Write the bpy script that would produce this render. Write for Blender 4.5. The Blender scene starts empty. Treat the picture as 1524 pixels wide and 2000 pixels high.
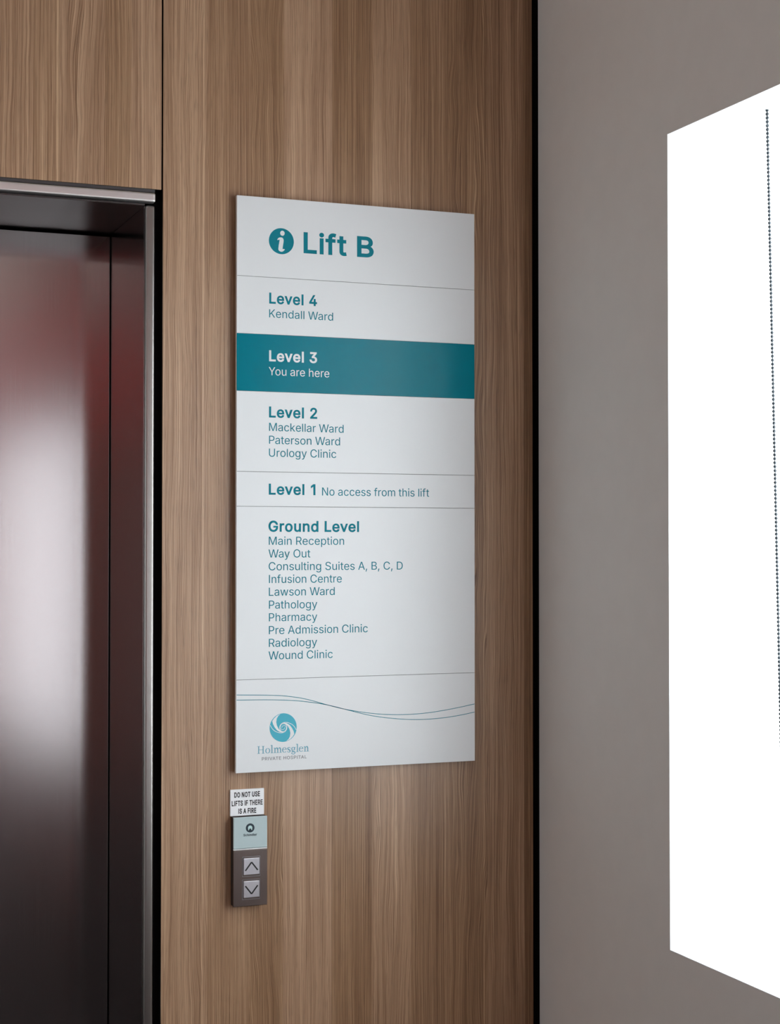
import bpy, bmesh, math, random
from mathutils import Vector
from mathutils.geometry import delaunay_2d_cdt

# ---------------------------------------------------------------- camera, sky, exposure
S = bpy.context.scene
COL = S.collection
cd = bpy.data.cameras.new('camera')
cd.sensor_fit = 'VERTICAL'
cd.sensor_height = 36.0
cd.lens = 36.0 * 3199.3 / 2000.0
cd.clip_start = 0.05
cam = bpy.data.objects.new('camera', cd)
cam.location = (0.0, -2.86, 1.60)
cam.rotation_euler = (math.radians(90 + 1.1316), 0.0, math.radians(-21.39))
COL.objects.link(cam)
S.camera = cam

SKY_STRENGTH = 10.4
w = bpy.data.worlds.new('overcast_sky')
S.world = w
w.use_nodes = True
bg = w.node_tree.nodes['Background']
bg.inputs['Color'].default_value = (0.95, 0.975, 1.0, 1)
bg.inputs['Strength'].default_value = SKY_STRENGTH

def portal(name, loc, sy, sz, rot):
    l = bpy.data.lights.new(name, 'AREA')
    l.shape = 'RECTANGLE'
    l.size, l.size_y = sy, sz
    l.cycles.is_portal = True
    o = bpy.data.objects.new(name, l)
    o.location = loc
    o.rotation_euler = rot
    COL.objects.link(o)

# sky portals on the two windows of the right wall and on the added left-wall window (they only guide sampling of the sky)
portal('sky_portal', (1.66, -1.165, 1.607), 1.36, 1.365, (math.pi / 2, 0, math.pi / 2))
portal('sky_portal', (1.66, -5.75, 1.375), 3.7, 1.75, (math.pi / 2, 0, math.pi / 2))
portal('sky_portal', (-2.17, -0.8, 1.607), 1.1, 1.365, (math.pi / 2, 0, -math.pi / 2))

S.view_settings.view_transform = 'Standard'
S.view_settings.look = 'None'
S.view_settings.gamma = 1.0
S.view_settings.exposure = 0.0
S.view_settings.use_curve_mapping = False
S.cycles.max_bounces = 12
S.cycles.diffuse_bounces = 6
S.cycles.glossy_bounces = 6
S.cycles.transparent_max_bounces = 12
S.cycles.sample_clamp_indirect = 6.0
S.cycles.use_denoising = True

# ---------------------------------------------------------------- materials
def new_mat(name):
    m = bpy.data.materials.new(name)
    m.use_nodes = True
    return m, m.node_tree.nodes, m.node_tree.links, m.node_tree.nodes['Principled BSDF']

def plain(name, col, rough=0.5, metal=0.0, spec=0.5, noise=0.0, nscale=40.0, bump=0.0):
    m, N, L, P = new_mat(name)
    P.inputs['Base Color'].default_value = (*col, 1)
    P.inputs['Roughness'].default_value = rough
    P.inputs['Metallic'].default_value = metal
    P.inputs['Specular IOR Level'].default_value = spec
    if noise or bump:
        tc = N.new('ShaderNodeTexCoord')
        nz = N.new('ShaderNodeTexNoise')
        nz.inputs['Scale'].default_value = nscale
        nz.inputs['Detail'].default_value = 4
        L.new(tc.outputs['Object'], nz.inputs['Vector'])
        if noise:
            r = N.new('ShaderNodeValToRGB')
            a, b = 1 - noise, 1 + noise
            r.color_ramp.elements[0].position = 0.3
            r.color_ramp.elements[1].position = 0.7
            r.color_ramp.elements[0].color = (*[c * a for c in col], 1)
            r.color_ramp.elements[1].color = (*[min(1, c * b) for c in col], 1)
            L.new(nz.outputs['Fac'], r.inputs['Fac'])
            L.new(r.outputs['Color'], P.inputs['Base Color'])
        if bump:
            b = N.new('ShaderNodeBump')
            b.inputs['Strength'].default_value = bump
            b.inputs['Distance'].default_value = 0.002
            L.new(nz.outputs['Fac'], b.inputs['Height'])
            L.new(b.outputs['Normal'], P.inputs['Normal'])
    return m

def steel(name, col, rough, streak=0.05, horizontal=False):
    m, N, L, P = new_mat(name)
    P.inputs['Metallic'].default_value = 1.0
    tc = N.new('ShaderNodeTexCoord')
    mp = N.new('ShaderNodeMapping')
    mp.inputs['Scale'].default_value = (6, 6, 900) if horizontal else (900, 900, 4)
    nz = N.new('ShaderNodeTexNoise')
    nz.inputs['Scale'].default_value = 1.0
    nz.inputs['Detail'].default_value = 3
    L.new(tc.outputs['Object'], mp.inputs['Vector'])
    L.new(mp.outputs['Vector'], nz.inputs['Vector'])
    r = N.new('ShaderNodeValToRGB')
    r.color_ramp.elements[0].position = 0.25
    r.color_ramp.elements[1].position = 0.75
    r.color_ramp.elements[0].color = (*[c * (1 - streak) for c in col], 1)
    r.color_ramp.elements[1].color = (*[c * (1 + streak) for c in col], 1)
    L.new(nz.outputs['Fac'], r.inputs['Fac'])
    L.new(r.outputs['Color'], P.inputs['Base Color'])
    mr = N.new('ShaderNodeMapRange')
    mr.inputs['To Min'].default_value = rough * 0.9
    mr.inputs['To Max'].default_value = rough * 1.1
    L.new(nz.outputs['Fac'], mr.inputs['Value'])
    L.new(mr.outputs['Result'], P.inputs['Roughness'])
    return m

# plank joints across the cladding (x, metres) and the tone of each plank
EDGES = [-2.60, -2.30, -2.0, -1.7, -1.4, -1.1, -0.8, -0.5, -0.2, 0.1, 0.2, 0.29, 0.365, 0.44, 0.4947, 0.5709, 0.621, 0.6838,
         0.761, 0.839, 0.909, 0.993, 1.072, 1.162, 1.234, 1.314, 1.389]
TONE = [.5, .3, .7, .4, .6, .35, .65, .45, .6, .4, .55, .5, .62, .50, .66, .42, .72, .66, .50, .36, .74, .34, .62, .40, .28, .44, .02]  # last tone is dark wood plus some corner shade

def wood():
    m, N, L, P = new_mat('oak_laminate')
    def math_(op, a, b=None, c=None):
        n = N.new('ShaderNodeMath')
        n.operation = op
        for i, v in enumerate((a, b, c)):
            if v is None:
                continue
            if isinstance(v, (int, float)):
                n.inputs[i].default_value = v
            else:
                L.new(v, n.inputs[i])
        return n.outputs[0]
    def noise(vec, detail=2, rough=0.5):
        n = N.new('ShaderNodeTexNoise')
        n.inputs['Scale'].default_value = 1.0
        n.inputs['Detail'].default_value = detail
        n.inputs['Roughness'].default_value = rough
        L.new(vec, n.inputs['Vector'])
        return n.outputs['Fac']
    def comb(x, y, z):
        n = N.new('ShaderNodeCombineXYZ')
        for i, v in enumerate((x, y, z)):
            if isinstance(v, (int, float)):
                n.inputs[i].default_value = v
            else:
                L.new(v, n.inputs[i])
        return n.outputs[0]
    tc = N.new('ShaderNodeTexCoord')
    sp = N.new('ShaderNodeSeparateXYZ')
    L.new(tc.outputs['Object'], sp.inputs[0])
    x, z = sp.outputs['X'], sp.outputs['Z']
    lo, hi = EDGES[0], 1.43
    u = math_('DIVIDE', math_('SUBTRACT', x, lo), hi - lo)
    rp = N.new('ShaderNodeValToRGB')
    cr = rp.color_ramp
    cr.interpolation = 'CONSTANT'
    for i, (e, t) in enumerate(zip(EDGES, TONE)):
        p = (e - lo) / (hi - lo)
        el = cr.elements[i] if i < 1 else (cr.elements[1] if i == 1 else cr.elements.new(p))
        el.position = p
    for el, t, i in zip(sorted(cr.elements, key=lambda q: q.position), TONE, range(99)):
        el.color = (t, (i * 0.377) % 1.0, (i * 0.613 + .2) % 1.0, 1)
    L.new(u, rp.inputs['Fac'])
    sc = N.new('ShaderNodeSeparateColor')
    L.new(rp.outputs['Color'], sc.inputs[0])
    tone, ida, idb = sc.outputs[0], sc.outputs[1], sc.outputs[2]
    off = math_('MULTIPLY', ida, 37.0)
    # slow warp that bends the grain: the amount differs per plank
    warp = noise(comb(math_('MULTIPLY', x, 9.0), off, math_('MULTIPLY', z, 1.7)), 3, 0.55)
    warp2 = noise(comb(math_('MULTIPLY', x, 38.0), off, math_('MULTIPLY', z, 4.0)), 2)
    amt = math_('MULTIPLY_ADD', math_('POWER', idb, 2.0), 0.085, 0.008)
    xw = math_('ADD', x, math_('MULTIPLY', math_('SUBTRACT', warp, 0.5), amt))
    xw = math_('ADD', xw, math_('MULTIPLY', math_('SUBTRACT', warp2, 0.5), 0.0012))
    # fine growth lines
    fine = noise(comb(math_('MULTIPLY', xw, 720.0), off, math_('MULTIPLY', z, 2.4)), 3, 0.65)
    mid = noise(comb(math_('MULTIPLY', xw, 110.0), off, math_('MULTIPLY', z, 1.6)), 3, 0.6)
    wide = noise(comb(math_('MULTIPLY', xw, 20.0), off, math_('MULTIPLY', z, 0.9)), 2)
    pore = noise(comb(math_('MULTIPLY', xw, 620.0), off, math_('MULTIPLY', z, 22.0)), 2, 0.6)
    ring = math_('SINE', math_('MULTIPLY_ADD', xw, 2500.0, math_('MULTIPLY', mid, 14.0)))
    ring = math_('MULTIPLY_ADD', ring, 0.5, 0.5)
    g = math_('ADD', math_('MULTIPLY', fine, 1.02), math_('MULTIPLY', mid, 0.34))
    g = math_('ADD', g, math_('MULTIPLY', ring, 0.13))
    g = math_('ADD', g, math_('MULTIPLY', wide, 0.30))
    g = math_('ADD', g, math_('MULTIPLY', math_('SUBTRACT', tone, 0.5), 0.36))
    # pale lines along some plank joints
    for e, wdt, amp in ((0.7595, 0.0016, 0.16), (0.9085, 0.0012, 0.08), (1.3135, 0.0014, 0.12), (1.388, 0.0016, 0.10), (1.071, 0.001, 0.06), (0.497, 0.0018, 0.14), (1.161, 0.001, 0.06)):
        c = math_('COMPARE', x, e, wdt)
        g = math_('MULTIPLY_ADD', c, amp, g)
    g = math_('SUBTRACT', g, 0.40)
    gr = N.new('ShaderNodeValToRGB')
    cr = gr.color_ramp
    cr.elements[0].position = 0.26
    cr.elements[0].color = (0.165, 0.080, 0.038, 1)
    cr.elements[1].position = 0.80
    cr.elements[1].color = (0.60, 0.41, 0.265, 1)
    e = cr.elements.new(0.44); e.color = (0.305, 0.172, 0.096, 1)
    e = cr.elements.new(0.60); e.color = (0.435, 0.272, 0.168, 1)
    L.new(g, gr.inputs['Fac'])
    # pinkish against yellowish planks
    mx = N.new('ShaderNodeMix'); mx.data_type = 'RGBA'; mx.blend_type = 'MULTIPLY'
    L.new(gr.outputs['Color'], mx.inputs['A'])
    tint = N.new('ShaderNodeMix'); tint.data_type = 'RGBA'
    tint.inputs['A'].default_value = (1.0, 0.965, 0.82, 1)
    tint.inputs['B'].default_value = (1.0, 0.965, 0.99, 1)
    L.new(tone, tint.inputs['Factor'])
    L.new(tint.outputs['Result'], mx.inputs['B'])
    mx.inputs['Factor'].default_value = 1.0
    # dark pores
    pr = N.new('ShaderNodeMapRange')
    pr.inputs['From Min'].default_value = 0.34
    pr.inputs['From Max'].default_value = 0.46
    pr.inputs['To Min'].default_value = 0.80
    pr.inputs['To Max'].default_value = 1.0
    L.new(pore, pr.inputs['Value'])
    mp = N.new('ShaderNodeMix'); mp.data_type = 'RGBA'; mp.blend_type = 'MULTIPLY'
    mp.inputs['Factor'].default_value = 1.0
    L.new(mx.outputs['Result'], mp.inputs['A'])
    cc = N.new('ShaderNodeCombineColor')
    for i in range(3):
        L.new(pr.outputs['Result'], cc.inputs[i])
    L.new(cc.outputs[0], mp.inputs['B'])
    L.new(mp.outputs['Result'], P.inputs['Base Color'])
    P.inputs['Roughness'].default_value = 0.35
    P.inputs['Specular IOR Level'].default_value = 0.62
    b = N.new('ShaderNodeBump')
    b.inputs['Strength'].default_value = 0.35
    b.inputs['Distance'].default_value = 0.0006
    L.new(fine, b.inputs['Height'])
    L.new(b.outputs['Normal'], P.inputs['Normal'])
    return m

def glass(name, col=(1, 1, 1)):
    m, N, L, P = new_mat(name)
    N.remove(P)
    t = N.new('ShaderNodeBsdfTransparent')
    t.inputs['Color'].default_value = (*col, 1)
    g = N.new('ShaderNodeBsdfGlossy')
    g.inputs['Roughness'].default_value = 0.02
    f = N.new('ShaderNodeFresnel')
    f.inputs['IOR'].default_value = 1.45
    mx = N.new('ShaderNodeMixShader')
    ge = N.new('ShaderNodeNewGeometry')          # only the face towards the viewer reflects
    om = N.new('ShaderNodeMath'); om.operation = 'SUBTRACT'; om.inputs[0].default_value = 1.0
    ml = N.new('ShaderNodeMath'); ml.operation = 'MULTIPLY'
    L.new(ge.outputs['Backfacing'], om.inputs[1])
    L.new(om.outputs[0], ml.inputs[0]); L.new(f.outputs[0], ml.inputs[1])
    L.new(ml.outputs[0], mx.inputs[0])
    L.new(t.outputs[0], mx.inputs[1])
    L.new(g.outputs[0], mx.inputs[2])
    L.new(mx.outputs[0], N['Material Output'].inputs['Surface'])
    return m

def sheer(name):
    m, N, L, P = new_mat(name)
    N.remove(P)
    t = N.new('ShaderNodeBsdfTransparent')
    t.inputs['Color'].default_value = (0.97, 1.0, 1.0, 1)
    tr = N.new('ShaderNodeBsdfTranslucent')
    tr.inputs['Color'].default_value = (0.86, 0.90, 0.92, 1)
    d = N.new('ShaderNodeBsdfDiffuse')
    d.inputs['Color'].default_value = (0.82, 0.84, 0.85, 1)
    m1 = N.new('ShaderNodeMixShader'); m1.inputs[0].default_value = 0.35
    m2 = N.new('ShaderNodeMixShader'); m2.inputs[0].default_value = 0.55
    L.new(tr.outputs[0], m1.inputs[1]); L.new(d.outputs[0], m1.inputs[2])
    L.new(m1.outputs[0], m2.inputs[1]); L.new(t.outputs[0], m2.inputs[2])
    L.new(m2.outputs[0], N['Material Output'].inputs['Surface'])
    return m

M = {}
M['wood'] = wood()
M['void'] = plain('black_backing', (0.006, 0.005, 0.005), 0.9, spec=0.1)
M['paint'] = plain('warm_grey_paint', (0.77, 0.715, 0.675), 0.75, spec=0.25, noise=0.012, nscale=25, bump=0.05)
M['white_paint'] = plain('white_paint', (0.86, 0.85, 0.83), 0.7, spec=0.3)
M['reveal_white'] = plain('white_reveal_gloss', (0.90, 0.90, 0.90), 0.4)
M['ceiling'] = plain('ceiling_white', (0.78, 0.76, 0.74), 0.9)
M['carpet'] = plain('dark_carpet', (0.055, 0.05, 0.05), 0.95, spec=0.1, noise=0.35, nscale=180)
M['door_steel'] = steel('brushed_steel', (0.42, 0.395, 0.395), 0.165, 0.07)
M['jamb_steel'] = steel('brushed_steel_jamb', (0.38, 0.355, 0.35), 0.17, 0.05)
M['edge_steel'] = steel('satin_edge_steel', (0.34, 0.32, 0.305), 0.30, 0.04)
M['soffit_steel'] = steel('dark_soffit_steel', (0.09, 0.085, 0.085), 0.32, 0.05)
M['trim_steel'] = steel('polished_steel_trim', (0.78, 0.75, 0.74), 0.36, 0.03, True)
M['grey_alu'] = plain('anodised_grey', (0.10, 0.10, 0.105), 0.35, metal=0.7)
M['panel_steel'] = steel('brown_grey_steel', (0.20, 0.160, 0.148), 0.30, 0.05)
M['button_steel'] = steel('satin_button_steel', (0.58, 0.56, 0.60), 0.38, 0.03)
M['bezel_steel'] = steel('button_bezel_steel', (0.36, 0.35, 0.37), 0.3, 0.03)
M['sign_white'] = plain('satin_white_vinyl', (0.78, 0.79, 0.795), 0.36, spec=0.5)
M['sign_edge'] = plain('off_white_edge', (0.80, 0.74, 0.70), 0.4)
M['seam'] = plain('grey_seam', (0.26, 0.26, 0.26), 0.7)
M['teal'] = plain('teal_vinyl', (0.0005, 0.190, 0.250), 0.15, spec=0.10)
M['teal_ink'] = plain('teal_ink', (0.004, 0.205, 0.262), 0.5, spec=0.12)
M['logo_teal'] = plain('light_teal_ink', (0.075, 0.44, 0.56), 0.4, spec=0.2)
M['logo_word'] = plain('grey_teal_ink', (0.15, 0.40, 0.50), 0.4, spec=0.2)
M['logo_grey'] = plain('grey_ink', (0.20, 0.205, 0.215), 0.4, spec=0.2)
M['white_ink'] = plain('white_ink', (0.80, 0.80, 0.80), 0.35)
M['plate'] = plain('pale_silver_plate', (0.92, 0.92, 0.93), 0.42)
M['black_ink'] = plain('black_ink', (0.006, 0.006, 0.007), 0.45)
M['mint'] = plain('pale_mint_glass', (0.52, 0.63, 0.64), 0.12, spec=0.5)
M['mint_edge'] = plain('mint_glass_edge', (0.58, 0.78, 0.77), 0.15)
M['navy_ink'] = plain('dark_slate_ink', (0.012, 0.03, 0.045), 0.4)
M['housing'] = plain('black_housing', (0.02, 0.018, 0.018), 0.5)
M['frame'] = plain('white_window_frame', (0.75, 0.76, 0.77), 0.4)
M['mullion'] = plain('grey_mullion', (0.12, 0.125, 0.13), 0.4, metal=0.4)
M['glass'] = glass('window_glass')
M['tinted_glass'] = glass('tinted_window_glass', (0.42, 0.435, 0.44))  # dark tint keeps the added left window to a weak fill
M['pale_tinted_glass'] = glass('pale_tinted_window_glass', (0.68, 0.69, 0.70))
M['sheer'] = sheer('sheer_blind_fabric')
M['bead'] = plain('grey_plastic_bead', (0.06, 0.075, 0.09), 0.35)
M['white_plastic'] = plain('white_plastic', (0.8, 0.8, 0.8), 0.4)
M['red'] = plain('red_paint', (0.78, 0.014, 0.012), 0.6)
M['brown'] = plain('dark_brown_stain', (0.26, 0.075, 0.060), 0.6)

# ---------------------------------------------------------------- helpers
def link(name, bm, mat, parent=None, smooth=False):
    me = bpy.data.meshes.new(name)
    bmesh.ops.recalc_face_normals(bm, faces=bm.faces[:])
    bm.to_mesh(me)
    bm.free()
    me.materials.append(mat)
    if smooth:
        for p in me.polygons:
            p.use_smooth = True
    o = bpy.data.objects.new(name, me)
    COL.objects.link(o)
    if parent is not None:
        base = Vector((0, 0, 0))
        q = parent
        while q is not None:
            base += q.location
            q = q.parent
        me.transform(__import__('mathutils').Matrix.Translation(-base))
        o.parent = parent
    return o

def box(bm, x0, x1, y0, y1, z0, z1, bev=0.0, seg=2):
    t = bmesh.new()
    bmesh.ops.create_cube(t, size=1.0)
    for v in t.verts:
        v.co = Vector(((x0 + x1) / 2 + v.co.x * (x1 - x0), (y0 + y1) / 2 + v.co.y * (y1 - y0), (z0 + z1) / 2 + v.co.z * (z1 - z0)))
    if bev:
        bmesh.ops.bevel(t, geom=t.edges[:], offset=bev, segments=seg, profile=0.5, affect='EDGES', clamp_overlap=True)
    me = bpy.data.meshes.new('tmp')
    t.to_mesh(me)
    t.free()
    bm.from_mesh(me)
    bpy.data.meshes.remove(me)
    return bm

def bx(name, mat, parent, *a, **k):
    return link(name, box(bmesh.new(), *a, **k), mat, parent)

def structure(o):
    o['kind'] = 'structure'
    return o

def thing(name, label, cat, loc, group=None):
    o = bpy.data.objects.new(name, None)
    COL.objects.link(o)
    o.location = loc
    o.empty_display_size = 0.05
    o['label'] = label
    o['category'] = cat
    if group:
        o['group'] = group
    return o

def empty_struct(name, loc):
    o = bpy.data.objects.new(name, None)
    COL.objects.link(o)
    o.location = loc
    o.empty_display_size = 0.05
    return structure(o)

def catmull(pts, n=8):
    out = []
    for i in range(len(pts) - 1):
        p0 = pts[max(i - 1, 0)]; p1 = pts[i]; p2 = pts[i + 1]; p3 = pts[min(i + 2, len(pts) - 1)]
        for k in range(n):
            t = k / n
            out.append(tuple(0.5 * (2 * b + (c - a) * t + (2 * a - 5 * b + 4 * c - d) * t * t + (3 * b - a - 3 * c + d) * t ** 3)
                             for a, b, c, d in zip(p0, p1, p2, p3)))
    out.append(tuple(pts[-1]))
    return out

def inside(q, p):
    """winding number of the closed outline p around the point q"""
    n = 0
    for a, b in zip(p, p[1:] + p[:1]):
        side = (b[0] - a[0]) * (q[1] - a[1]) - (q[0] - a[0]) * (b[1] - a[1])
        if a[1] <= q[1] < b[1] and side > 0:
            n += 1
        elif b[1] <= q[1] < a[1] and side < 0:
            n -= 1
    return n

def fill(groups):
    """triangles of the union of several outlines; each group is an outline followed by its holes"""
    k = 1000.0 / max(max(abs(c) for c in p) for g in groups for q in g for p in q)
    vs, es = [], []
    for q in (q for g in groups for q in g):
        n0 = len(vs)
        vs += [Vector((p[0] * k, p[1] * k)) for p in q]
        es += [(n0 + i, n0 + (i + 1) % len(q)) for i in range(len(q))]
    v, _, f, *_ = delaunay_2d_cdt(vs, es, [], 0, 1e-5)
    v = [(p[0] / k, p[1] / k) for p in v]
    out = []
    for t in f:
        c = (sum(v[i][0] for i in t) / len(t), sum(v[i][1] for i in t) / len(t))
        if any(inside(c, g[0]) and not any(inside(c, h) for h in g[1:]) for g in groups):
            out.append(list(t))
    return v, out

def slab(bm, loop, y, th):
    """closed outline (x, z) as a thin plate whose face lies at y - th"""
    f = [bm.verts.new((p[0], y - th, p[1])) for p in loop]
    b = [bm.verts.new((p[0], y, p[1])) for p in loop]
    ff, ft = fill([[list(loop)]])
    fv = [bm.verts.new((p[0], y - th, p[1])) for p in ff]
    for t in ft:
        bm.faces.new([fv[k] for k in t])
    n = len(loop)
    for i in range(n):
        bm.faces.new((f[i], f[(i + 1) % n], b[(i + 1) % n], b[i]))

def ribbon(bm, pts, y, th, smooth=True, n=8):
    """stroke through (x, z, width) points as a thin raised strip"""
    p = catmull(pts, n) if smooth else pts
    L_, R_ = [], []
    for i, (px, pz, pw) in enumerate(p):
        a = p[max(i - 1, 0)]; b = p[min(i + 1, len(p) - 1)]
        dx, dz = b[0] - a[0], b[1] - a[1]
        l = math.hypot(dx, dz) or 1.0
        nx, nz = -dz / l * pw / 2, dx / l * pw / 2
        L_.append((px + nx, pz + nz)); R_.append((px - nx, pz - nz))
    vf = [[bm.verts.new((q[0], y - th, q[1])) for q in s] for s in (L_, R_)]
    vb = [[bm.verts.new((q[0], y, q[1])) for q in s] for s in (L_, R_)]
    m = len(p)
    for i in range(m - 1):
        bm.faces.new((vf[0][i], vf[0][i + 1], vf[1][i + 1], vf[1][i]))
        bm.faces.new((vf[0][i], vf[0][i + 1], vb[0][i + 1], vb[0][i]))
        bm.faces.new((vf[1][i], vf[1][i + 1], vb[1][i + 1], vb[1][i]))
    for i in (0, m - 1):
        bm.faces.new((vf[0][i], vf[1][i], vb[1][i], vb[0][i]))

def ellipse(cx, cz, rx, rz, n=48, a0=0.0, a1=2 * math.pi):
    return [(cx + rx * math.cos(a0 + (a1 - a0) * i / n), cz + rz * math.sin(a0 + (a1 - a0) * i / n)) for i in range(n)]

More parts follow.
